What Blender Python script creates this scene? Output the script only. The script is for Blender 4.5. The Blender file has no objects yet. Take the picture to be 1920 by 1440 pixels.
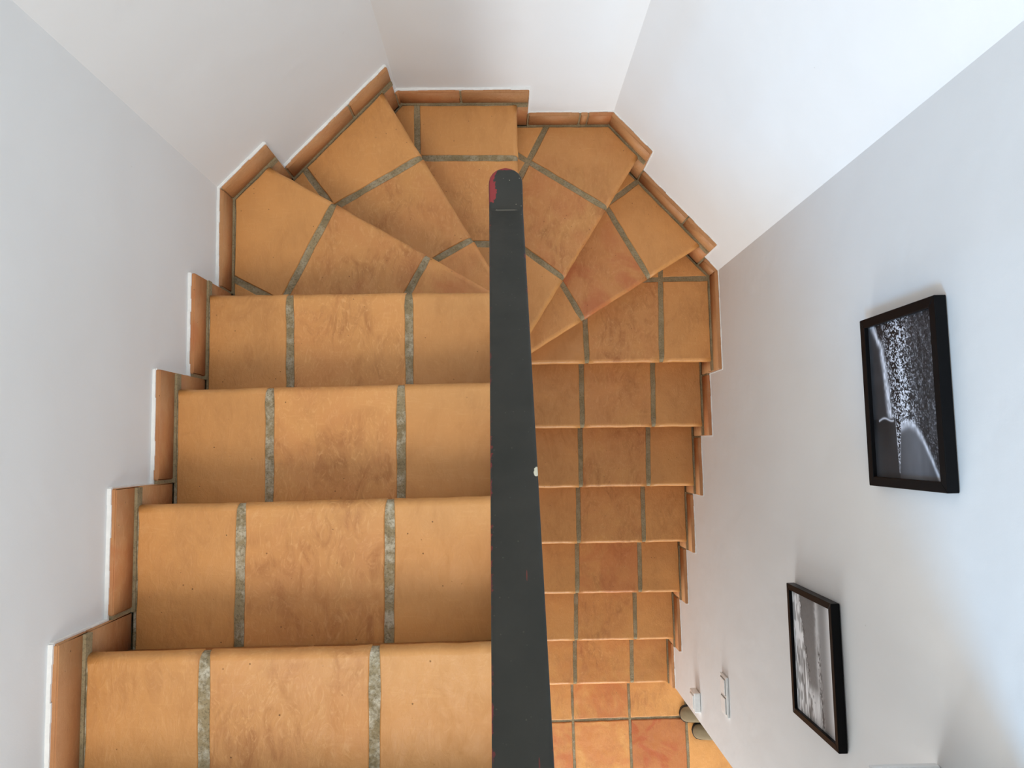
import bpy, bmesh, math, random
import numpy as np
from mathutils import Vector, Matrix
random.seed(4)
rng = np.random.default_rng(7)
C = bpy.context.scene.collection
SC = bpy.context.scene

# ------------------------------------------------------------------ camera
F = 1400.0                      # focal length in pixels of a 1920 px wide frame
NADIR = (942.0, 838.0)          # where straight down falls in the frame
RISE = 0.178                    # one riser
H0 = 7.806                      # camera height over the nearest tread, in risers
CZ = (H0 + 16) * RISE           # camera height over the lower floor (floor is z=0)
_dn = np.array([NADIR[0]-960, -(NADIR[1]-720), -F]); _dn /= np.linalg.norm(_dn)
_up = -_dn
_X = np.array([1.0, 0, 0]) - _up[0]*_up; _X /= np.linalg.norm(_X)
_Y = np.cross(_up, _X)
BAS = np.stack([_X, _Y, _up])

cam_d = bpy.data.cameras.new('camera'); cam_d.sensor_width = 36; cam_d.lens = F/1920*36
cam_d.clip_start = 0.02
cam = bpy.data.objects.new('camera', cam_d); C.objects.link(cam)
M = Matrix.Identity(4)
for i in range(3):
    for j in range(3): M[i][j] = BAS[i, j]
M[2][3] = CZ
cam.matrix_world = M
SC.camera = cam

# ------------------------------------------------------------------ world, daylight, exposure
w = bpy.data.worlds.new('world'); SC.world = w; w.use_nodes = True
bg = w.node_tree.nodes['Background']; bg.inputs[0].default_value = (0.95, 0.985, 1.0, 1); bg.inputs[1].default_value = 1.17

def area(name, loc, target, size, sy, power, col):
    l = bpy.data.lights.new(name, 'AREA'); l.shape = 'RECTANGLE'; l.size = size; l.size_y = sy
    l.energy = power; l.color = col
    o = bpy.data.objects.new(name, l); C.objects.link(o); o.location = loc
    d = Vector(target) - Vector(loc)
    o.rotation_euler = d.to_track_quat('-Z', 'Y').to_euler()
    return o
area('upper_window_light', (-1.9, -3.2, 5.0), (0.8, 0.35, 3.75), 1.1, 1.3, 122, (0.24, 0.59, 1.0))
area('hall_fill_light', (-0.1, -2.3, 6.3), (-0.55, 0.1, 2.9), 1.6, 1.4, 70, (1.0, 0.94, 0.86))  # unseen overhead fill, added to brighten the left treads
area('lower_room_light', (0.4, -3.8, 1.15), (0.75, -0.7, 0.9), 1.4, 1.4, 98, (0.92, 0.97, 1.0))

SC.view_settings.view_transform = 'Standard'
SC.view_settings.look = 'None'
SC.view_settings.gamma = 1
SC.view_settings.use_curve_mapping = False
SC.view_settings.exposure = 0.0

# ------------------------------------------------------------------ helpers
def ray(px, py): return BAS @ np.array([px-960, -(py-720), -F])
def unp(px, py, depth):
    r = ray(px, py); return np.array([r[0], r[1]]) / -r[2] * depth
def at(px, py, k, dz=0.0): return unp(px, py, (H0+k)*RISE-dz)      # plan point on the tread k risers below the first
def tz(k): return (16-k)*RISE                                      # height of tread k over the floor
def tag(o, label=None, cat=None, group=None, kind=None):
    if label: o['label'] = label
    if cat: o['category'] = cat
    if group: o['group'] = group
    if kind: o['kind'] = kind
    return o
def obj(name, bm, mat, parent=None, smooth=False):
    me = bpy.data.meshes.new(name)
    bmesh.ops.recalc_face_normals(bm, faces=bm.faces)
    bm.to_mesh(me); bm.free()
    if mat: me.materials.append(mat)
    if smooth:
        for p in me.polygons: p.use_smooth = True
    o = bpy.data.objects.new(name, me); C.objects.link(o)
    if parent: o.parent = parent
    return o
def empty(name, loc=(0, 0, 0)):
    o = bpy.data.objects.new(name, None); C.objects.link(o); o.location = loc; o.empty_display_size = .1
    return o
def prism(bm, poly, z0, z1):
    b = [bm.verts.new((p[0], p[1], z0)) for p in poly]; t = [bm.verts.new((p[0], p[1], z1)) for p in poly]
    n = len(poly)
    bm.faces.new(b[::-1]); bm.faces.new(t)
    for i in range(n): bm.faces.new((b[i], b[(i+1) % n], t[(i+1) % n], t[i]))
def box(bm, x0, x1, y0, y1, z0, z1): prism(bm, [(x0, y0), (x1, y0), (x1, y1), (x0, y1)], z0, z1)
def bev(bm, r, seg=2):
    bmesh.ops.bevel(bm, geom=list(bm.edges), offset=r, segments=seg, affect='EDGES', profile=.5, clamp_overlap=True)

# ------------------------------------------------------------------ materials
def new_mat(name):
    m = bpy.data.materials.new(name); m.use_nodes = True
    nt = m.node_tree; return m, nt, nt.nodes['Principled BSDF']
class G:
    def __init__(s, nt): s.nt = nt
    def n(s, t, **kw):
        x = s.nt.nodes.new(t)
        for k, v in kw.items(): setattr(x, k, v)
        return x
    def l(s, a, b): s.nt.links.new(a, b)
    def noise(s, vec, scale, detail=4, rough=.55, dist=0):
        x = s.n('ShaderNodeTexNoise'); x.inputs['Scale'].default_value = scale; x.inputs['Detail'].default_value = detail
        x.inputs['Roughness'].default_value = rough; x.inputs['Distortion'].default_value = dist
        if vec: s.l(vec, x.inputs['Vector'])
        return x.outputs['Fac']
    def ramp(s, f, a, b, c0=0.0, c1=1.0):
        x = s.n('ShaderNodeMapRange'); x.inputs[1].default_value = a; x.inputs[2].default_value = b
        x.inputs[3].default_value = c0; x.inputs[4].default_value = c1
        s.l(f, x.inputs[0]); return x.outputs[0]
    def mix(s, f, a, b, blend='MIX'):
        x = s.n('ShaderNodeMix', data_type='RGBA', blend_type=blend)
        for i, v in ((0, f), (6, a), (7, b)):
            if isinstance(v, (int, float)): x.inputs[i].default_value = v
            elif isinstance(v, tuple): x.inputs[i].default_value = (*v, 1)
            else: s.l(v, x.inputs[i])
        return x.outputs[2]
    def math(s, op, a, b=0.0):
        x = s.n('ShaderNodeMath', operation=op)
        for i, v in ((0, a), (1, b)):
            if isinstance(v, (int, float)): x.inputs[i].default_value = v
            else: s.l(v, x.inputs[i])
        return x.outputs[0]
    def bump(s, h, strength, dist, prev=None):
        x = s.n('ShaderNodeBump'); x.inputs['Strength'].default_value = strength; x.inputs['Distance'].default_value = dist
        s.l(h, x.inputs['Height'])
        if prev: s.l(prev, x.inputs['Normal'])
        return x.outputs['Normal']
    def attr(s, name):
        x = s.n('ShaderNodeAttribute', attribute_type='OBJECT', attribute_name=name); return x.outputs['Fac']

def terracotta(name, base, dark, red, rough=.42):
    m, nt, p = new_mat(name); g = G(nt)
    tc = g.n('ShaderNodeTexCoord').outputs['Object']
    info = g.n('ShaderNodeObjectInfo')
    off = g.n('ShaderNodeVectorMath', operation='MULTIPLY_ADD')
    g.l(info.outputs['Random'], off.inputs[0]); off.inputs[1].default_value = (37, 53, 11); g.l(tc, off.inputs[2])
    v = off.outputs[0]
    mp = g.n('ShaderNodeMapping'); mp.inputs['Scale'].default_value = (1, .45, 1); g.l(v, mp.inputs[0])
    mp2 = g.n('ShaderNodeMapping'); mp2.inputs['Scale'].default_value = (.22, 1.3, 1); mp2.inputs['Rotation'].default_value = (0, 0, .35); g.l(v, mp2.inputs[0])
    big = g.noise(v, 5.5, 3, .5, .6)
    med = g.noise(mp.outputs[0], 22, 6, .62, 1.6)
    brush = g.noise(mp.outputs[0], 46, 5, .65, 3.2)
    col = g.mix(g.ramp(big, .35, .68), base, tuple(c*.90 for c in base))
    smud = g.ramp(med, .44, .66); patch = g.ramp(big, .38, .60)
    wear = g.attr('wear')
    col = g.mix(g.math('MULTIPLY', g.math('MULTIPLY', smud, patch), g.math('MULTIPLY', wear, .62)), col, dark)
    lite = tuple(min(1, c*k) for c, k in zip(base, (1.16, 1.34, 1.7)))
    fib = g.noise(mp2.outputs[0], 70, 4, .6, 1.2)
    bl = g.math('MULTIPLY', g.math('MULTIPLY', g.ramp(brush, .52, .70), wear), .62)
    col = g.mix(bl, col, lite)
    col = g.mix(g.math('MULTIPLY', g.math('MULTIPLY', g.ramp(fib, .56, .74), g.ramp(big, .6, .4)), .35), col, lite)
    # red kiln flashes where the tile has them
    rn = g.noise(v, 6, 4, .55, 1.3)
    rf = g.math('MAXIMUM', g.math('MULTIPLY', g.ramp(rn, .38, .62), g.attr('redness')), g.math('MULTIPLY', g.math('SUBTRACT', g.attr('redness'), .6), 1.5))
    col = g.mix(rf, col, red)
    # pits and specks
    vo = g.n('ShaderNodeTexVoronoi', feature='F1'); vo.inputs['Scale'].default_value = 42; g.l(v, vo.inputs['Vector'])
    pm = g.noise(v, 17, 2)
    pit = g.math('MULTIPLY', g.ramp(vo.outputs['Distance'], .03, .08, 1, 0), g.ramp(pm, .50, .56))
    col = g.mix(g.math('MULTIPLY', pit, .8), col, (.10, .045, .018))
    # tone of this tile
    tone = g.n('ShaderNodeHueSaturation'); g.l(g.attr('tone'), tone.inputs['Value']); g.l(col, tone.inputs['Color'])
    g.l(tone.outputs[0], p.inputs['Base Color'])
    r = g.ramp(med, .3, .75, rough-.06, rough+.2); g.l(r, p.inputs['Roughness'])
    p.inputs['Specular IOR Level'].default_value = .4
    h = g.math('SUBTRACT', g.math('ADD', g.math('MULTIPLY', brush, .5), g.math('MULTIPLY', g.noise(v, 120, 3), .3)), g.math('MULTIPLY', pit, .9))
    n1 = g.bump(g.noise(v, 9, 2), .35, .012)
    g.l(g.bump(h, .45, .004, n1), p.inputs['Normal'])
    return m
TERRA = terracotta('terracotta_tile', (.64, .293, .089), (.34, .122, .034), (.50, .135, .045))
SKIRT = terracotta('terracotta_skirting', (.52, .25, .10), (.33, .13, .045), (.44, .15, .05), .5)

def grout_mat():
    m, nt, p = new_mat('cement_grout'); g = G(nt)
    v = g.n('ShaderNodeTexCoord').outputs['Object']
    a = g.noise(v, 12, 4, .6); b = g.noise(v, 190, 4, .75); c = g.noise(v, 26, 6, .7)
    col = g.mix(g.ramp(a, .35, .65), (.36, .275, .15), (.245, .185, .095))
    col = g.mix(g.math('MULTIPLY', g.ramp(c, .46, .62), g.attr('pale')), col, (.60, .53, .40))  # whitish mottling, its amount scaled per tread to follow the light
    col = g.mix(g.math('MULTIPLY', g.ramp(b, .5, .62), .55), col, (.12, .09, .045))
    g.l(col, p.inputs['Base Color']); p.inputs['Roughness'].default_value = .9
    g.l(g.bump(g.math('ADD', b, c), .7, .004), p.inputs['Normal'])
    return m
GROUT = grout_mat()

def wall_mat():
    m, nt, p = new_mat('white_plaster'); g = G(nt)
    v = g.n('ShaderNodeTexCoord').outputs['Object']
    a = g.noise(v, 1.6, 3, .5, .4); b = g.noise(v, 260, 2)
    col = g.mix(g.ramp(a, .35, .7), (.80, .80, .79), (.775, .77, .755))
    sp = g.n('ShaderNodeTexVoronoi'); sp.inputs['Scale'].default_value = 7; g.l(v, sp.inputs['Vector'])
    s = g.math('MULTIPLY', g.ramp(sp.outputs['Distance'], .008, .02, 1, 0), .5)
    col = g.mix(s, col, (.5, .47, .43))
    g.l(col, p.inputs['Base Color']); p.inputs['Roughness'].default_value = .62
    p.inputs['Specular IOR Level'].default_value = .3
    n1 = g.bump(g.noise(v, 5, 3, .5), .25, .02)
    g.l(g.bump(b, .06, .002, n1), p.inputs['Normal'])
    return m
WALL = wall_mat()
def plain(name, col, rough=.5, metal=0, spec=.5, bump=0):
    m, nt, p = new_mat(name); g = G(nt)
    v = g.n('ShaderNodeTexCoord').outputs['Object']
    n = g.noise(v, 60, 3)
    g.l(g.mix(g.ramp(n, .3, .7), col, tuple(c*.9 for c in col)), p.inputs['Base Color'])
    p.inputs['Roughness'].default_value = rough; p.inputs['Metallic'].default_value = metal
    p.inputs['Specular IOR Level'].default_value = spec
    if bump: g.l(g.bump(n, .4, bump), p.inputs['Normal'])
    return m
CAULK = plain('white_caulk', (.86, .84, .80), .6, bump=.002)
BLACK = plain('black_frame_lacquer', (.005, .005, .0055), .35, spec=.08)
WHITEP = plain('white_plastic', (.93, .94, .92), .35)
GREYP = plain('grey_plastic_gap', (.25, .24, .22), .6)
STEEL = plain('dark_steel', (.03, .031, .027), .5, .3)
GLASSM, _nt, _p = new_mat('picture_glass')
_p.inputs['Base Color'].default_value = (1, 1, 1, 1); _p.inputs['Roughness'].default_value = .03
_p.inputs['Transmission Weight'].default_value = 1; _p.inputs['IOR'].default_value = 1.02
CANVAS = plain('olive_canvas', (.24, .175, .095), .9, bump=.002)
RUBBER = plain('dark_rubber', (.02, .017, .013), .8)
LINING = plain('shoe_lining', (.05, .04, .03), .9)

Ltip_M = .0625
def rail_mat():
    m, nt, p = new_mat('painted_rail'); g = G(nt)
    v = g.n('ShaderNodeTexCoord').outputs['Object']
    xyz = g.n('ShaderNodeSeparateXYZ'); g.l(v, xyz.inputs[0]); x, y = xyz.outputs[0], xyz.outputs[1]
    a = g.noise(v, 18, 4); b = g.noise(v, 150, 4, .6)
    col = g.mix(g.ramp(a, .35, .7), (.030, .0275, .021), (.023, .0225, .0175))
    red = (.22, .026, .025)
    # primer laid bare: a ragged band at the left of the tip, a thread along both edges
    rg = g.noise(v, 55, 4, .6)
    e0 = g.math('ADD', g.math('MULTIPLY', g.math('SUBTRACT', rg, .5), .028), x); y0 = g.math('ADD', g.math('MULTIPLY', g.math('SUBTRACT', rg, .5), .03), y)
    e1 = g.math('ADD', g.math('MULTIPLY', g.math('SUBTRACT', b, .5), .014), x)
    band = g.math('MULTIPLY', g.ramp(e0, -.0155, -.0150, 1, 0), g.math('MULTIPLY', g.ramp(y0, .014, .015), g.ramp(x, -.0244, -.0238)) )
    thr = g.math('MULTIPLY', g.ramp(e1, -.0250, -.0242, .7, 0), g.ramp(a, .44, .56))
    thr2 = g.math('MULTIPLY', g.ramp(e1, .0250, .0256, 0, .6), g.ramp(a, .5, .62))
    tip = g.ramp(g.math('ADD', y, g.math('MULTIPLY', b, .004)), Ltip_M-.0004, Ltip_M+.0004)
    f = g.math('MAXIMUM', g.math('MAXIMUM', band, thr), g.math('MAXIMUM', thr2, tip))
    col = g.mix(f, col, red)
    # dust specks, denser on the tip
    vo = g.n('ShaderNodeTexVoronoi'); vo.inputs['Scale'].default_value = 130; g.l(v, vo.inputs['Vector'])
    sp = g.math('MULTIPLY', g.ramp(vo.outputs['Distance'], .06, .13, 1, 0), g.math('MULTIPLY', g.ramp(g.noise(v, 70, 1), .44, .5), g.ramp(y, -.02, .02, .12, .75)))
    col = g.mix(sp, col, (.30, .27, .20))
    weld = g.math('MULTIPLY', g.math('MULTIPLY', g.ramp(g.math('ABSOLUTE', y), .0004, .0014, 1, 0), g.ramp(g.math('ABSOLUTE', x), .012, .017, 1, 0)), .4)
    col = g.mix(weld, col, (.22, .2, .16))
    def spot(cx, cy, rx, ry, c, cc):
        dx = g.math('MULTIPLY', g.math('SUBTRACT', x, cx), 1/rx); dy = g.math('MULTIPLY', g.math('SUBTRACT', y, cy), 1/ry)
        d2 = g.math('ADD', g.math('ADD', g.math('MULTIPLY', dx, dx), g.math('MULTIPLY', dy, dy)), g.math('MULTIPLY', g.math('SUBTRACT', b, .5), 2.5))
        return g.mix(g.ramp(d2, .9, 1.1, 1, 0), c, cc)
    col = spot(.0240, -.372, .0035, .0045, col, (.62, .58, .44))
    col = spot(.009, -.466, .0007, .005, col, (.12, .03, .022))
    col = spot(.013, -.60, .0006, .006, col, (.10, .025, .02))
    g.l(col, p.inputs['Base Color']); g.l(g.ramp(a, .3, .7, .5, .65), p.inputs['Roughness']); p.inputs['Specular IOR Level'].default_value = .3
    g.l(g.bump(b, .15, .001), p.inputs['Normal'])
    return m
RAIL = rail_mat()

# ------------------------------------------------------------------ plan of the stair well
# inner wall faces, walking down the stairs
WP = [np.array(p) for p in [(-.7623, -.85), (-.790, .716), (-.352, 1.181), (.395, 1.190), (.860, .702), (.901, -1.25)]]
TOPZ = CZ + 2.1
def wall_slab(name, a, b, t, z0, z1, ext0=0, ext1=0):
    a, b = np.array(a, float), np.array(b, float); d = (b-a)/np.linalg.norm(b-a); nrm = np.array([-d[1], d[0]])   # outward = left of travel
    a2, b2 = a-d*ext0, b+d*ext1
    bm = bmesh.new(); prism(bm, [a, b, b2+nrm*t, a2+nrm*t], z0, z1)
    return tag(obj(name, bm, WALL), kind='structure')
wall_slab('wall_left', WP[0], WP[1], .15, 0, TOPZ, 0, .06)
wall_slab('wall_back_left', WP[1], WP[2], .15, 0, TOPZ, .06, .06)
wall_slab('wall_back', WP[2], WP[3], .15, 0, TOPZ, .06, .06)
wall_slab('wall_back_right', WP[3], WP[4], .15, 0, TOPZ, .06, .06)
wall_slab('wall_right', WP[4], WP[5], .13, 0, TOPZ, .06, 0)

# lower floor: screed with its tiles
bm = bmesh.new(); box(bm, -.6, 3.2, -3.6, -.9, -.08, -.006)
floor = tag(obj('floor', bm, GROUT), kind='structure'); floor['pale'] = .3

# ------------------------------------------------------------------ tiles
def clip(poly, p, n, off=0.0):
    """keep the side of the convex polygon where (x-p).n <= off"""
    out = []
    for i in range(len(poly)):
        a, b = poly[i], poly[(i+1) % len(poly)]
        da, db = np.dot(a-p, n)-off, np.dot(b-p, n)-off
        if da <= 0: out.append(a)
        if da*db < 0: out.append(a+(b-a)*da/(da-db))
    return out
def area_of(poly):
    return abs(sum(poly[i][0]*poly[(i+1) % len(poly)][1]-poly[(i+1) % len(poly)][0]*poly[i][1] for i in range(len(poly))))/2 if len(poly) > 2 else 0
def ccw(poly):
    s = sum(poly[i][0]*poly[(i+1) % len(poly)][1]-poly[(i+1) % len(poly)][0]*poly[i][1] for i in range(len(poly)))
    return poly if s > 0 else poly[::-1]
def cleanp(poly):
    out = []
    for p in poly:
        if not out or np.linalg.norm(p-out[-1]) > 1e-3: out.append(p)
    if len(out) > 1 and np.linalg.norm(out[0]-out[-1]) < 1e-3: out.pop()
    return out
def tile_bm(poly, z, thick=.03, front=None, R=.016, wob=.0011, seg=.035):
    """handmade tile: ragged outline, eased edges, the front edge rolled over"""
    poly = ccw(cleanp(poly)); n = len(poly)
    pts, nin, big = [], [], []
    for i in range(n):
        a, b = poly[i], poly[(i+1) % n]; d = b-a; L = np.linalg.norm(d); d = d/L; inn = np.array([-d[1], d[0]])
        isf = front is not None and abs(np.dot(a-front[0], front[1])) < .004 and abs(np.dot(b-front[0], front[1])) < .004
        m = max(1, int(L/seg))
        for j in range(m):
            pts.append(a+d*L*j/m + (inn*random.uniform(0, wob*2) if j else 0)); nin.append([inn]); big.append([isf])
    k = len(pts)
    # corners take both edges' insets
    idx = 0; starts = []
    for i in range(n):
        L = np.linalg.norm(poly[(i+1) % n]-poly[i]); starts.append(idx); idx += max(1, int(L/seg))
    for q, s in enumerate(starts):
        nin[s].append(nin[(s-1) % k][0]); big[s].append(big[(s-1) % k][0])
    bm = bmesh.new(); rings = []
    def ring(ins_f, ins_s, zz):
        r = []
        for p, nn, bb in zip(pts, nin, big):
            q = p.copy()
            if len(nn) == 2:
                e0, e1 = (ins_f if bb[0] else ins_s), (ins_f if bb[1] else ins_s)
                A = np.array([nn[0], nn[1]])
                if abs(np.linalg.det(A)) > .15: q = q+np.linalg.solve(A, np.array([e0, e1]))
                else: q = q+nn[0]*e0
            else: q = q+nn[0]*(ins_f if bb[0] else ins_s)
            r.append(bm.verts.new((q[0], q[1], zz)))
        rings.append(r)
    ring(.004 if front is not None else 0, .001, z-thick)
    if front is not None: ring(0, 0, z-thick+.006)
    for th in ((0, 30, 55, 75, 90) if front is not None else (0, 45, 90)):
        a = math.radians(th); Rz = R if front is not None else .004
        ring(R*(1-math.cos(a)), .0042*(1-math.cos(a)), z-Rz*(1-math.sin(a)))
    bm.faces.new(rings[0][::-1])
    for r0, r1 in zip(rings, rings[1:]):
        for i in range(k): bm.faces.new((r0[i], r0[(i+1) % k], r1[(i+1) % k], r1[i]))
    cap = bm.faces.new(rings[-1]); bmesh.ops.triangulate(bm, faces=[cap, ])
    return bm
def put_tile(name, bm, mat, parent, red=0.0, tone=None, wear=None):
    o = obj(name, bm, mat, parent)
    me = o.data
    for p in me.polygons: p.use_smooth = abs(p.normal.z) < .995
    o['redness'] = float(red); o['wear'] = float(wear if wear is not None else random.uniform(.4, .8)); o['tone'] = float(tone if tone is not None else random.uniform(.93, 1.05))
    return o

# nosing lines: point, slope angle; travel normal points down the stairs
def ln(x, y, ang, nrm):
    return (np.array([x, y]), np.array([math.cos(math.radians(ang)), math.sin(math.radians(ang))]), np.array([math.cos(math.radians(nrm)), math.sin(math.radians(nrm))]))
NOS = [ln(0, -.3565, 1.3, 91.3), ln(0, -.1015, 1.4, 91.4), ln(0, .1535, 1.4, 91.4), ln(0, .4075, .9, 90.9),
       ln(-.213, .548, -29.4, 60.6), ln(-.25, .906, -58.8, 31.2), ln(.0535, .97, -89, 1.0), ln(.212, .587, 58.7, -31.3), ln(.307, .482, 32.6, -57.4),
       ln(0, .3305, 1.0, -89), ln(0, .0755, .75, -89.25), ln(0, -.1867, .9, -89.1), ln(0, -.4555, .8, -89.2), ln(0, -.7186, .7, -89.3), ln(0, -.990, .8, -89.2), ln(0, -1.2616, 1.0, -89)]
JOINTS = [
 [((383, 1226, 380, 1436), None), ((702, 1218, 701, 1436), None)],
 [((452, 946, 447, 1218), None), ((731, 940, 729, 1212), None)],
 [((505.5, 729, 504, 937), None), ((751.5, 725, 752, 929), None)],
 [((543, 551, 543.3, 719), None), ((766, 548, 767.7, 716), None)],
 [((626, 381, 539, 548), None), ((801, 482, 766, 546), None), ((440, 524, 487, 549), (500, 450))],
 [((635, 384, 787, 296), None), ((822, 484, 884, 449), None), ((570, 316, 606, 365), (680, 270))],
 [((797, 296, 971, 296), None), ((893, 457, 960, 458), None), ((781.5, 190, 783, 290), (880, 240))],
 [((986, 300, 1134, 388), None), ((991, 474, 1056, 521), None), ((1025, 236, 978, 326), (1100, 280)), ((1025, 236, 978, 326), (1050, 400))],
 [((1142, 396, 1216, 518), None), ((1053, 531, 1091, 594), None), ((1151, 373, 1194, 341), (1230, 420))],
 [((1097, 600, 1101, 682), None), ((1239, 540, 1241, 680), None), ((1216, 524.5, 1330, 522), None)],
 [((1090, 690, 1092, 802), None), ((1224, 690, 1226, 802), None)],
 [((1088, 810, 1089.5, 913), None), ((1215, 810, 1216.5, 913), None)],
 [((1084, 920, 1085.5, 1018), None), ((1205, 920, 1208, 1018), None)],
 [((1082, 1025, 1082.5, 1112), None), ((1199, 1025, 1201, 1112), None)],
 [((1080, 1120, 1080.5, 1202), None), ((1190, 1120, 1192, 1202), None)],
 [((1078, 1210, 1078.5, 1283), None), ((1184, 1210, 1185.5, 1283), None)]]
RED = {(4, 'in'): .4}
OV = .048; SK = .016; GAP = .005; GR = .0150
OUTN = []
for a, b in zip(WP, WP[1:]):
    d = (b-a)/np.linalg.norm(b-a); OUTN.append(np.array([-d[1], d[0]]))

stair = tag(empty('staircase', (0, 0, 0)), 'winding staircase of orange terracotta tiles turning around a narrow spine between white walls', 'staircase')
def inside(poly, pt):
    poly = ccw(poly)
    return all(np.cross(poly[(i+1) % len(poly)]-poly[i], pt-poly[i]) >= 0 for i in range(len(poly)))
def region(k, back=OV, fr=0.0, wo=SK+GAP):
    R_ = [np.array(p) for p in ((-1.2, -2), (1.3, -2), (1.3, 1.6), (-1.2, 1.6))]
    p, d, n = NOS[k]; R_ = clip(R_, p, n, fr)
    if k > 0: p, d, n = NOS[k-1]; R_ = clip(R_, p, -n, back)
    else: R_ = clip(R_, np.array([0, -.675]), np.array([0., -1.]), 0)
    for a, nn in zip(WP, OUTN): R_ = clip(R_, a, nn, -wo)
    if k <= 3: R_ = clip(R_, np.array([-.010, 0]), np.array([1., 0]), 0)
    elif k >= 9: R_ = clip(R_, np.array([.060, 0]), np.array([-1., 0]), 0)
    elif k == 4: R_ = clip(R_, np.array([.03, 0]), np.array([1., 0]), 0)
    elif k == 5: R_ = clip(R_, np.array([.03, 0]), np.array([1., 0]), 0); R_ = clip(R_, np.array([0, .41]), np.array([0., -1]), 0)
    elif k == 6: R_ = clip(R_, np.array([0, .415]), np.array([0., -1]), 0)
    elif k == 7: R_ = clip(R_, np.array([0, .36]), np.array([0., -1]), 0)
    elif k == 8: R_ = clip(R_, np.array([.05, 0]), np.array([-1., 0]), 0)
    return cleanp(R_)
# tile look by tread, walking from the left wall / outer wall inward: (redness, tone)
LOOK = {8: [None, None, (.55, None), None], 4: [None]*9, 13: [None]*3}
for k in range(16):
    z = tz(k); p, d, n = NOS[k]
    R_ = region(k)
    step = bmesh.new()
    prism(step, region(k, OV+.03 if k else 0, -OV+.008, .001), z-RISE-.06, z-.03)
    so = obj('stair_step', step, GROUT, stair)
    gr = region(k, OV, -.0022, SK-.002); go = obj('grout', tile_bm(gr, z-.0032, thick=.025, front=(p-n*.0022, n), wob=0), GROUT, so); go['pale'] = (.9, .8, .75, .6, .35, .35, .3, .2, .2, .2, .2, .2, .2, .2, .25, .3)[k]  # paler grout on upper treads: the stronger light there put into the colour
    cells = [R_]
    for (x0, y0, x1, y1), sel in JOINTS[k]:
        a, b = at(x0, y0, k), at(x1, y1, k); dd = (b-a)/np.linalg.norm(b-a); nn = np.array([-dd[1], dd[0]])
        new = []
        selp = at(sel[0], sel[1], k) if sel else None
        for c in cells:
            if sel and not inside(c, selp): new.append(c); continue
            for s in (1, -1):
                q = cleanp(clip(c, a, nn*s, -GR/2))
                if area_of(q) > .0005: new.append(q)
        cells = new
    for c in cells:
        cen = sum(c)/len(c)
        red, tone = 0.0, random.uniform(.94, 1.05)
        pc = (cen[0], cen[1])
        if k == 8 and inside(c, at(1140, 500, 8)): red, tone = .75, .92
        if k == 7 and inside(c, at(1040, 400, 7)): red, tone = .35, .93
        if k == 7 and inside(c, at(1100, 280, 7)): red, tone = .12, .90
        if k == 4 and inside(c, at(860, 530, 4)): red, tone = .4, 1.05
        if k == 5 and inside(c, at(880, 490, 5)): red, tone = .25, 1.1
        if k == 13 and inside(c, at(1140, 1070, 13)): red, tone = .45, .95
        if k == 4 and inside(c, at(680, 480, 4)): red, tone = .2, .92
        if k == 5 and inside(c, at(740, 400, 5)): red, tone = .2, .92
        if k == 15: red = random.uniform(.1, .35)
        if k in (1,) and inside(c, at(590, 1080, 1)): red, tone = .12, .98
        mids = [(540, 1320, 0), (600, 1080, 1), (620, 830, 2), (650, 640, 3), (680, 470, 4), (740, 400, 5), (860, 380, 6), (1040, 400, 7), (1140, 500, 8), (1170, 620, 9), (1155, 740, 10), (1150, 860, 11), (1145, 970, 12), (1140, 1070, 13), (1135, 1160, 14), (1130, 1240, 15)]
        ismid = any(m_[2] == k and inside(c, at(m_[0], m_[1], k)) for m_ in mids)
        if ismid and red < .15: red = .16
        o = put_tile('tread_tile', tile_bm(c, z+random.uniform(-.001, .001), front=(p, n)), TERRA, so, red, tone, 1.0 if ismid else random.uniform(.25, .6))
    # riser tiles under the nosing
    rp = p-n*(OV-.012)
    rl = region(k, OV, -(OV-.012), .004); rl = [q for q in rl if abs(np.dot(q-rp, n)) < .002]
    if len(rl) >= 2:
        a, b = rl[0], rl[1]; L = np.linalg.norm(b-a); m = max(1, round(L/.31)); u = (b-a)/L
        for j in range(m):
            s0, s1 = L*j/m+.006, L*(j+1)/m-.006
            bm = bmesh.new(); prism(bm, [a+u*s0, a+u*s1, a+u*s1-n*.012, a+u*s0-n*.012], z-RISE+.004, z-.034)
            put_tile('riser_tile', bm, TERRA, so)
        
# skirting: along every tread and up beside every riser
cum = [0.0]
for a, b in zip(WP, WP[1:]): cum.append(cum[-1]+np.linalg.norm(b-a))
def pt_s(s):
    s = min(max(s, 0), cum[-1])
    for i in range(len(WP)-1):
        if s <= cum[i+1]+1e-9:
            return WP[i]+(WP[i+1]-WP[i])*(s-cum[i])/(cum[i+1]-cum[i])
def s_of(p, d):
    best = None
    for i in range(len(WP)-1):
        a, b = WP[i], WP[i+1]; e = b-a
        A = np.array([d, -e]).T
        if abs(np.linalg.det(A)) < 1e-6: continue
        t, uu = np.linalg.solve(A, a-p)
        if -1e-6 <= uu <= 1+1e-6: yield (t, cum[i]+uu*np.linalg.norm(e))
SN = []
for k, (p, d, n) in enumerate(NOS):
    cands = list(s_of(p, d))
    if k <= 3: s = min(x[1] for x in cands)
    elif k >= 9: s = max(x[1] for x in cands)
    elif k < 7: s = [x[1] for x in cands if abs(x[1]-(cum[1]+ (k-3)*.35)) < .6][0] if len(cands) == 1 else min(cands, key=lambda c: abs(c[1]-(cum[1]+.36*(k-3.2))))[1]
    else: s = min(cands, key=lambda c: abs(c[1]-(cum[1]+.36*(k-3.2))))[1]
    SN.append(s)
FWD = .038; HS = .075
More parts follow.
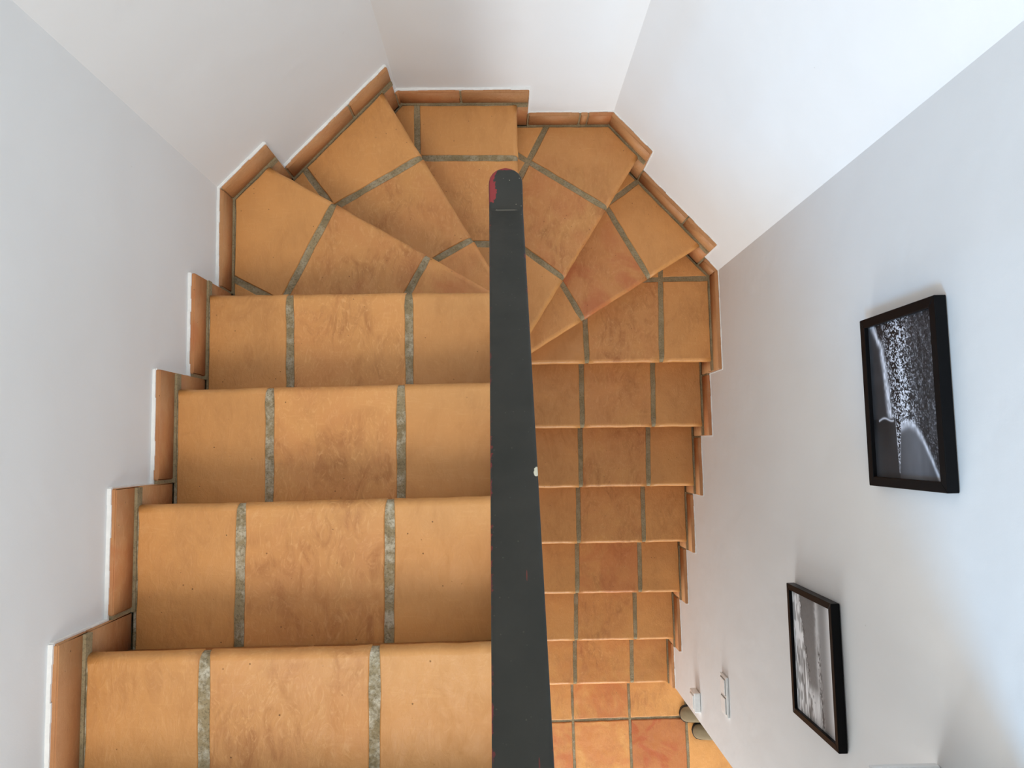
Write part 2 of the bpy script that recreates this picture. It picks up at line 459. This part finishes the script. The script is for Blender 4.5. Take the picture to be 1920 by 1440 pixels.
def band(bm, s0, s1, z0, z1, t0, t1):
    """box against the wall from s0 to s1, mitred round the corners; t0..t1 off the wall face"""
    cuts = [s0]+[c for c in cum[1:-1] if s0+1e-4 < c < s1-1e-4]+[s1]
    def off(s, t):
        q = pt_s(s)
        for i, c in enumerate(cum):
            if abs(s-c) < 1e-6 and 0 < i < len(cum)-1:
                A = np.array([OUTN[i-1], OUTN[i]]); return q+np.linalg.solve(A, np.array([-t, -t]))
        for i in range(len(WP)-1):
            if s <= cum[i+1]+1e-9: return q-OUTN[i]*t
    out = []
    for a, b in zip(cuts, cuts[1:]):
        prism(bm, [off(a, t0), off(b, t0), off(b, t1), off(a, t1)], z0, z1); out.append((a, b))
    return cuts
def skirt_piece(s0, s1, z0, z1, parent, tone=None, red=None):
    cuts = [s0]+[c for c in cum[1:-1] if s0+.004 < c < s1-.004]+[s1]
    for a, b in zip(cuts, cuts[1:]):
        if b-a < .006: continue
        bm = bmesh.new(); band(bm, a, b, z0, z1, 0.001, SK)
        bmesh.ops.bevel(bm, geom=list(bm.edges), offset=.0022, segments=2, affect='EDGES')
        put_tile('skirting_tile', bm, SKIRT, parent, random.uniform(.1, .9) if red is None else red, random.uniform(.9, 1.12) if tone is None else tone)
steps = [o for o in stair.children if o.name.startswith('stair_step')]
END = cum[-1]
bead = bmesh.new()
def beadrun(s0, s1, z, wd):
    m = max(1, int((s1-s0)/.03)); 
    for j in range(m):
        a, b = s0+(s1-s0)*j/m, s0+(s1-s0)*(j+1)/m
        band(bead, a, b+.0006, z-.004, z+.0035+random.uniform(-.001, .001), 0.0, wd+random.uniform(-.0012, .0012))
for k in range(16):
    z = tz(k); s1 = min(SN[k]+FWD, END-.002); s0 = (SN[k-1]+FWD) if k else cum[1]-1.5
    st = steps[k]
    L = s1-s0
    segs = [(s0+.007, s1)]
    if k in (4, 5, 6, 8): mid = s0+L*(.62 if k != 6 else .5); segs = [(s0+.004, mid-.0025), (mid+.0025, s1)]
    if k == 7: segs = [(s0+.004, s0+.185), (s0+.190, s0+.215), (s0+.218, s1)]
    for a, b in segs: skirt_piece(a+.001, b, z-.02, z+HS, st)
    jb = bmesh.new(); band(jb, s0, s1-.006, z-.015, z+HS-.003, .0005, SK-.0025); obj('grout', jb, GROUT, st)
    wd = .0075 if s1 < cum[3]-.2 else .003
    beadrun(s0-.001, s1, z+HS, wd)
    if k < 15:
        z2 = tz(k+1)
        if s1 - .0 < END:
            skirt_piece(s1-.082, s1, z2+HS+.006 if False else z2+.0, z-.022, st)
            # white bead down the front edge
            for j in range(6):
                za, zb = z2+HS+(z+HS-z2-HS)*j/6, z2+HS+(z+HS-z2-HS)*(j+1)/6
                band(bead, s1-.001, s1+.0030+random.uniform(-.001, .001), za, zb, 0, wd+random.uniform(-.001, .001))
    fb = bmesh.new(); band(fb, s0, s1-.002, z-.02, z+.0012, SK-.003, SK+GAP+.001); obj('grout', fb, GROUT, st)
obj('caulk_bead', bead, CAULK, stair)
# spine between the two flights
bm = bmesh.new()
prof = []
sl = math.tan(math.radians(34.9))
ytop = .41
prf = [(-1.25, tz(15)-.1), (-1.25, 1.9), (-.62, tz(0)+.03), (-.36, tz(0)-.005), (.40, tz(3)-.02), (ytop, tz(4)), (ytop, 0.5)]
va = [bm.verts.new((-.008, y, zz)) for y, zz in prf]; vb = [bm.verts.new((.058, y, zz)) for y, zz in prf]
bm.faces.new(va[::-1]); bm.faces.new(vb)
for i in range(len(prf)): bm.faces.new((va[i], va[(i+1) % len(prf)], vb[(i+1) % len(prf)], vb[i]))
tag(obj('spine_wall', bm, WALL, stair), 'narrow white plastered spine wall between the two flights')

# upper landing behind the photographer; unseen right side extended to shade the well below
bm = bmesh.new(); prism(bm, [(-3.4, -4.2), (3.2, -4.2), (3.2, -.72), (-.01, -.72), (-.01, -.64), (-.72, -.64), (-.72, -.9), (-3.4, -.9)], tz(-1)-.22, tz(-1))
bmesh.ops.triangulate(bm, faces=list(bm.faces))
tag(obj('landing', bm, SKIRT), kind='structure')

# ------------------------------------------------------------------ lower floor tiles
org = at(1181, 1348, 16); ex = at(1284, 1344.5, 16)-org; pit = .3125; ex = ex/np.linalg.norm(ex); ey = np.array([-ex[1], ex[0]])
looks = {(0, 0): (.10, 1.12), (-1, 0): (.55, 1.1), (-2, 0): (.1, 1.1), (0, -1): (1.0, .98), (-1, -1): (.45, 1.15), (-2, -1): (.75, 1.1), (1, -1): (.0, 1.18), (1, 0): (0, 1.1)}
for i in range(-4, 7):
    for j in range(-7, 1):
        c = org+ex*pit*(i)+ey*pit*j; h = GR/2*.85
        q = [c+ex*h+ey*h, c+ex*(pit-h)+ey*h, c+ex*(pit-h)+ey*(pit-h), c+ex*h+ey*(pit-h)]
        rd, tn = looks.get((i, j), (random.choice([0, 0, .4, .8]), random.uniform(.95, 1.15)))
        put_tile('floor_tile', tile_bm(q, random.uniform(-.0012, .0005), thick=.02), TERRA, floor, rd, tn)

# ------------------------------------------------------------------ handrail
def wd_depth(xa, xb, y, wdt): return wdt/np.linalg.norm(unp(xb, y, 1)-unp(xa, y, 1))
RW = .05
D1, D2 = wd_depth(922, 1040, 1440, RW), wd_depth(917, 981, 394, RW)
c1 = (unp(922, 1440, D1)+unp(1040, 1440, D1))/2; c2 = (unp(917, 394, D2)+unp(981, 394, D2))/2
P1 = np.array([c1[0], c1[1], CZ-D1]); P2 = np.array([c2[0], c2[1], CZ-D2])
tip = unp(948.5, 315, D2); Ltip = tip[1]-c2[1]
hd = P2[:2]-P1[:2]; Lh = np.linalg.norm(hd); hd = hd/Lh; slope = (P1[2]-P2[2])/Lh
rail = tag(empty('handrail', (P2[0], P2[1], P2[2])), 'dark grey painted handrail with red chips at its rounded lower end', 'handrail')
rail.rotation_euler = (0, 0, math.atan2(hd[1], hd[0])-math.pi/2)
bm = bmesh.new()
ys = [-1.05, -.8, -.6, -.4, -.2, -.05, -.012, -.004, 0, .004, .012, Ltip-.026]
ys += [Ltip-.026+.026*math.sin(math.radians(a)) for a in (15, 30, 45, 58, 70, 80, 86)]
TH = .026; rr = .0045; rings = []
for y in ys:
    hw = RW/2
    if y > Ltip-.026: u = (y-(Ltip-.026))/.026; hw = max(.0035, RW/2*(1-u**2.6)**(1/2.1))
    zt = slope*(-y) if y < 0 else 0
    prof = []
    r = min(rr, hw*.9)
    for cx, cz, a0 in ((hw-r, -r, 90), (hw-r, -TH+r, 0), (-hw+r, -TH+r, -90), (-hw+r, -r, 180)):
        for q in range(5):
            a = math.radians(a0-q*22.5); prof.append((cx+r*math.cos(a), cz+r*math.sin(a)))
    rings.append([bm.verts.new((px, y, pz+zt)) for px, pz in prof])
for a, b in zip(rings, rings[1:]):
    m = len(a)
    for i in range(m): bm.faces.new((a[i], a[(i+1) % m], b[(i+1) % m], b[i]))
bm.faces.new(rings[0]); bm.faces.new(rings[-1][::-1])
ro = obj('rail', bm, RAIL, rail, True)
def post(name, y, zlow, r):
    bm = bmesh.new()
    zt = (slope*(-y) if y < 0 else 0)-TH+.004
    box(bm, -r, r, y-r, y+r, zlow-P2[2], zt); bev(bm, .002, 2)
    return obj(name, bm, STEEL, rail)
post('newel_post', -.018, tz(3)+.0, .012)
for y in (-.28, -.56, -.84):
    wy = P2[1]+y
    post('baluster', y, tz(3)-.02+(.40-wy)*.705 if wy > -.62 else tz(0)+.03, .008)

# ------------------------------------------------------------------ pictures
def walldir(): 
    d = (WP[5]-WP[4])/np.linalg.norm(WP[5]-WP[4]); return d
WD = walldir(); WO = OUTN[4]           # WO points into the wall
def on_wall(px, py, off):
    """point where the pixel's ray meets the plane off metres in front of the right wall -> (distance along the wall, height)"""
    r = ray(px, py); q = WP[4]-WO*off
    t = np.dot(q, WO)/np.dot(r[:2], WO); h = r*t
    return np.dot(h[:2]-WP[4], WD), CZ+h[2]
def noise2(shape, cells, seed):
    g = np.random.default_rng(seed).random((cells[0]+2, cells[1]+2))
    a = np.linspace(0, cells[0], shape[0]); b = np.linspace(0, cells[1], shape[1])
    i = a.astype(int); j = b.astype(int); fa = (a-i)[:, None]; fb = (b-j)[None]
    fa = fa*fa*(3-2*fa); fb = fb*fb*(3-2*fb)
    return (g[np.ix_(i, j)]*(1-fa)*(1-fb)+g[np.ix_(i+1, j)]*fa*(1-fb)+g[np.ix_(i, j+1)]*(1-fa)*fb+g[np.ix_(i+1, j+1)]*fa*fb)
def sm(x, a, b): t = np.clip((x-a)/(b-a), 0, 1); return t*t*(3-2*t)
NV, NU = 300, 170
V, U = np.meshgrid(np.linspace(0, 1, NV), np.linspace(0, 1, NU), indexing='ij')   # V along the wall, U up the wall
def art_sea():
    n1 = noise2((NV, NU), (140, 110), 1); n2 = noise2((NV, NU), (45, 90), 2); n3 = noise2((NV, NU), (14, 22), 3); n4 = noise2((NV, NU), (150, 120), 5)
    edge = np.interp(V[:, 0], [0, .08, .17, .3, .45, .58, .63], [.10, .17, .25, .27, .30, .31, .33])[:, None]+(n3-.5)*.03
    fine = (n1*.5+n2*.3+n4*.35)
    dens = np.exp(-((U-.45-.05*V)/.17)**2)*(1-.1*V)
    sea = .035+.05*n3+sm(fine, .66-.20*dens, .86-.14*dens)*(.10+.62*dens)
    sea += .03*(U > .6)+.05*sm(n1*n2, .35, .5)
    sea = np.where(sm(fine, .5, .4) > .5, sea*.6, sea)
    sand = .055+.035*(1-V)+.02*n3
    foam = np.exp(-((U-edge+.03)/.035)**2)*(.30+.35*n2)*sm(V, .64, .60)
    im = np.where(U < edge, sand, sea)+foam
    low = sm(V, .60, .63)
    # spit of land reaching down
    sp = np.interp(V[:, 0], [.60, .95], [.045, .002])[:, None]; cx = np.interp(V[:, 0], [.60, .95], [.41, .385])[:, None]
    spit = (np.abs(U-cx) < sp)*(V < .95)
    # bay: arch of foam
    arch = np.interp(U[0], [.46, .55, .64, .74, .84, .93, 1.0], [.645, .625, .645, .72, .83, .95, 1.04])[None]
    lowl = .045+.03*sm(V, .6, 1)+.035*noise2((NV, NU), (8, 5), 9)
    bay = .10+.09*np.exp(-((U-.65)/.25)**2)+.02*n3
    inb = (V > arch+.035)*(U > cx)
    im = np.where((V > .62)*(U < cx), lowl, im)
    im = np.where(inb, bay, im)
    f2 = np.exp(-((V-arch-.03)/.026)**2)*(U > .44)
    im = im*(1-f2)+(.40+.2*n2)*f2
    f3 = np.exp(-((V-.625-.01*np.sin(U*25))/.007)**2)*(U > .10)*(U < .34); im = im*(1-f3)+.5*f3
    im = np.where(spit, .03+.5*(n1 > .62), im)
    f4 = np.exp(-((np.abs(U-cx)-sp)/.008)**2)*(V > .6)*(V < .96)*(.3+.5*n1); im = np.maximum(im, f4*.6)
    im = np.clip(im*1.55, 0, 1)**1.55*.9; return np.stack([im*.95, im*.98, im*1.08], -1)
def art_shore():
    n1 = noise2((NV, NU), (60, 60), 11); n2 = noise2((NV, NU), (14, 50), 12); n3 = noise2((NV, NU), (6, 18), 13); n4 = noise2((NV, NU), (40, 14), 14)
    e1 = np.interp(V[:, 0], [0, .2, .35, .5, .62, .75, .9, 1], [.22, .24, .28, .32, .36, .42, .55, .6])[:, None]+(n4-.5)*.07
    e2 = np.interp(V[:, 0], [0, .5, .8, 1], [.60, .58, .60, .62])[:, None]+(n4-.5)*.02
    left = .38+.32*sm(n2, .35, .7)-.16*sm(n3, .5, .8)*sm(V, .3, .6)
    band_ = .19+.05*V+.02*n1
    right = .30+.42*sm(U, .75, 1)-.05*sm(V, .3, 1)
    im = np.where(U < e1, left, np.where(U < e2, band_, right))
    close = sm(V, .68, .8); im = np.where((U >= e1-.1)*(U < e2), im*(1-close)+(.50+.2*n2)*close, im)
    dk = np.exp(-((U-e1)/.018)**2)*sm(n4+n1*.6, .72, .95)*(V < .85); im = im*(1-dk*.8)+.04*dk
    wl = np.exp(-((U-e2-.03)/.045)**2); im = im*(1-wl*.8)+wl*.8*(.52+.1*n1)
    sp = np.exp(-((U-e2-.06)/.04)**2)*sm(n1*.6+n2*.6, .52, .72)*sm(V, .2, .45); im = im*(1-sp*.85)+.05*sp
    im = np.clip(im*1.35, 0, 1)**1.3; return np.stack([im*.98, im, im*1.02], -1)
def print_mat(name):
    m, nt, p = new_mat(name); g = G(nt)
    a = g.n('ShaderNodeVertexColor', layer_name='print'); g.l(a.outputs[0], p.inputs['Base Color'])
    p.inputs['Roughness'].default_value = .45; p.inputs['Specular IOR Level'].default_value = .2; p.inputs['Coat Weight'].default_value = .06; p.inputs['Coat Roughness'].default_value = .08
    return m
PRINT = print_mat('photo_print')
def picture(px_tl, px_br, size_v, size_u, art, label, bw, tilt=0.0):
    T = .024
    a = on_wall(*px_tl, T); b = on_wall(*px_br, T)
    cv, cu = (a[0]+b[0])/2, (a[1]+b[1])/2
    root = empty('picture_frame', tuple(WP[4]+WD*cv-WO*.002)+(cu,))
    # local x: along the wall (up the stairs), y: out of the wall, z: up
    Rm = Matrix(((-WD[0], -WO[0], 0), (-WD[1], -WO[1], 0), (0, 0, 1)))
    root.rotation_euler = (Rm @ Matrix.Rotation(tilt, 3, 'Y')).to_euler()
    tag(root, label, 'picture', 'framed pictures on the right wall')
    hv, hu = size_v/2, size_u/2
    for nm in range(4):
        bm = bmesh.new()
        if nm < 2:
            s = 1 if nm else -1; poly = [(s*hv, -hu), (s*hv, hu), (s*(hv-bw), hu-bw), (s*(hv-bw), -hu+bw)]
        else:
            s = 1 if nm == 3 else -1; poly = [(-hv, s*hu), (hv, s*hu), (hv-bw, s*(hu-bw)), (-hv+bw, s*(hu-bw))]
        v0 = [bm.verts.new((x, 0, zz)) for x, zz in poly]; v1 = [bm.verts.new((x, T, zz)) for x, zz in poly]
        bm.faces.new(v0); bm.faces.new(v1[::-1])
        for i in range(4): bm.faces.new((v0[i], v0[(i+1) % 4], v1[(i+1) % 4], v1[i]))
        bev(bm, .001, 1)
        obj('frame_rail', bm, BLACK, root)
    im = art()
    me = bpy.data.meshes.new('print')
    iv, iu = hv-bw*.9, hu-bw*.9
    vs = [(iv-2*iv*v, T-.009, -iu+2*iu*u) for v in np.linspace(0, 1, NV) for u in np.linspace(0, 1, NU)]
    fs = [(i*NU+j, i*NU+j+1, (i+1)*NU+j+1, (i+1)*NU+j) for i in range(NV-1) for j in range(NU-1)]
    me.from_pydata(vs, [], fs)
    ca = me.color_attributes.new('print', 'FLOAT_COLOR', 'POINT')
    rgba = np.concatenate([np.clip(im, 0, 1), np.ones((NV, NU, 1))], -1).reshape(-1).astype(np.float32)
    ca.data.foreach_set('color', rgba); me.materials.append(PRINT)
    o = bpy.data.objects.new('print', me); C.objects.link(o); o.parent = root
    bm = bmesh.new(); v0 = [bm.verts.new((x, .003, zz)) for x, zz in ((-iv, -iu), (iv, -iu), (iv, iu), (-iv, iu))]
    bm.faces.new(v0); bmesh.ops.solidify(bm, geom=list(bm.faces), thickness=.003)
    obj('backing_board', bm, GREYP, root)
    return root
picture((1620, 604), (1768, 919), .385, .305, art_sea, 'upper black framed monochrome print of dark sparkling sea and curved foam line', .021)
picture((1480, 1094), (1568, 1409), .378, .305, art_shore, 'lower black framed black and white print of pale streaked shore', .0175)

# ------------------------------------------------------------------ fittings on the right wall
def wall_root(name, v, z):
    root = empty(name, tuple(WP[4]+WD*v-WO*.001)+(z,))
    root.rotation_euler = Matrix(((-WD[0], -WO[0], 0), (-WD[1], -WO[1], 0), (0, 0, 1))).to_euler()
    return root
a = on_wall(1350, 1262, .01); b = on_wall(1364, 1345, .01)
sw = wall_root('light_switch', (a[0]+b[0])/2, (a[1]+b[1])/2)
tag(sw, 'double white light switch plate below the pictures', 'switch')
bm = bmesh.new(); box(bm, -.078, .078, 0, .009, -.042, .042); bev(bm, .002, 2); obj('plate', bm, WHITEP, sw)
for s in (-1, 1):
    bm = bmesh.new(); box(bm, s*.036-.031, s*.036+.031, .0092, .0105, -.031, .031); obj('gap', bm, GREYP, sw)
    bm = bmesh.new(); box(bm, s*.036-.029, s*.036+.029, .009, .0135, -.029, .029)
    bev(bm, .0015, 2); obj('rocker', bm, WHITEP, sw)
a = on_wall(1293, 1293, .028); b = on_wall(1304, 1334, .028)
jb = wall_root('socket_box', (a[0]+b[0])/2, (a[1]+b[1])/2)
tag(jb, 'small bright white box fitted low by the end of the right wall', 'socket')
bm = bmesh.new(); box(bm, -.044, .044, 0, .028, -.04, .04); bev(bm, .004, 3); obj('housing', bm, WHITEP, jb)
bm = bmesh.new(); box(bm, -.03, .03, .028, .033, -.03, .03); bev(bm, .002, 2); obj('cover', bm, WHITEP, jb)
# ledge at the bottom edge of the view
a = on_wall(1765, 1436, .0)
ld = wall_root('wall_ledge', a[0]+.11, a[1])
tag(ld, 'white plastered ledge jutting from the right wall at the lower edge of the view', 'ledge')
bm = bmesh.new(); box(bm, -.2, .11, 0, .14, -.018, 0); bev(bm, .004, 2); obj('shelf', bm, WALL, ld)

# ------------------------------------------------------------------ shoes on the lower floor
def shoe(toe, label, flip, ang):
    root = empty('shoe', (toe[0], toe[1], 0)); root.rotation_euler = (0, 0, ang)
    tag(root, label, 'shoe', 'pair of shoes on the lower floor')
    # stations from the toe along +x: half width, height of upper
    st = [(0, .010, .020), (.006, .026, .036), (.018, .037, .046), (.04, .042, .054), (.075, .0425, .060), (.11, .042, .068), (.15, .038, .075), (.19, .034, .08), (.235, .033, .085), (.262, .028, .085), (.272, .015, .08)]
    bm = bmesh.new(); rings = []
    for x, w_, h_ in st:
        r = []
        for q in range(17):
            a = math.pi*q/16; cy = math.cos(a); sy = math.sin(a)
            r.append(bm.verts.new((x, w_*.98*(abs(cy)**.8)*(1 if cy > 0 else -1), .018+(h_-.018)*sy**.75)))
        rings.append(r)
    for i, (a, b) in enumerate(zip(rings, rings[1:])):
        for q in range(16):
            if 5 <= i <= 8 and 5 <= q <= 10: continue       # foot opening
            bm.faces.new((a[q], a[q+1], b[q+1], b[q]))
    bm.faces.new(rings[0]); bm.faces.new(rings[-1][::-1])
    up = obj('upper', bm, CANVAS, root, True); md = up.modifiers.new('s', 'SOLIDIFY'); md.thickness = .003; md.offset = -1
    md = up.modifiers.new('ss', 'SUBSURF'); md.levels = 1; md.render_levels = 2
    bm = bmesh.new()
    out = [(x, w_+.003) for x, w_, _ in st]; poly = [(-.003, 0)]+[(x, -y) for x, y in out]+[(.275, 0)]+[(x, y) for x, y in out[::-1]]
    prism(bm, poly, 0, .020); obj('sole', bm, RUBBER, root)
    bm = bmesh.new(); prism(bm, [(x*.96+.004, y*.88) for x, y in poly], .020, .023); obj('insole', bm, LINING, root)
    return root
t1 = at(1276, 1340, 16, .03); t2 = at(1300, 1372, 16, .03)
shoe(t1, 'olive grey rounded shoe on the lower floor, the one nearer the bottom step', 0, 0.0)
shoe(t2, 'olive grey rounded shoe on the lower floor, the one farther from the bottom step', 1, -.03)
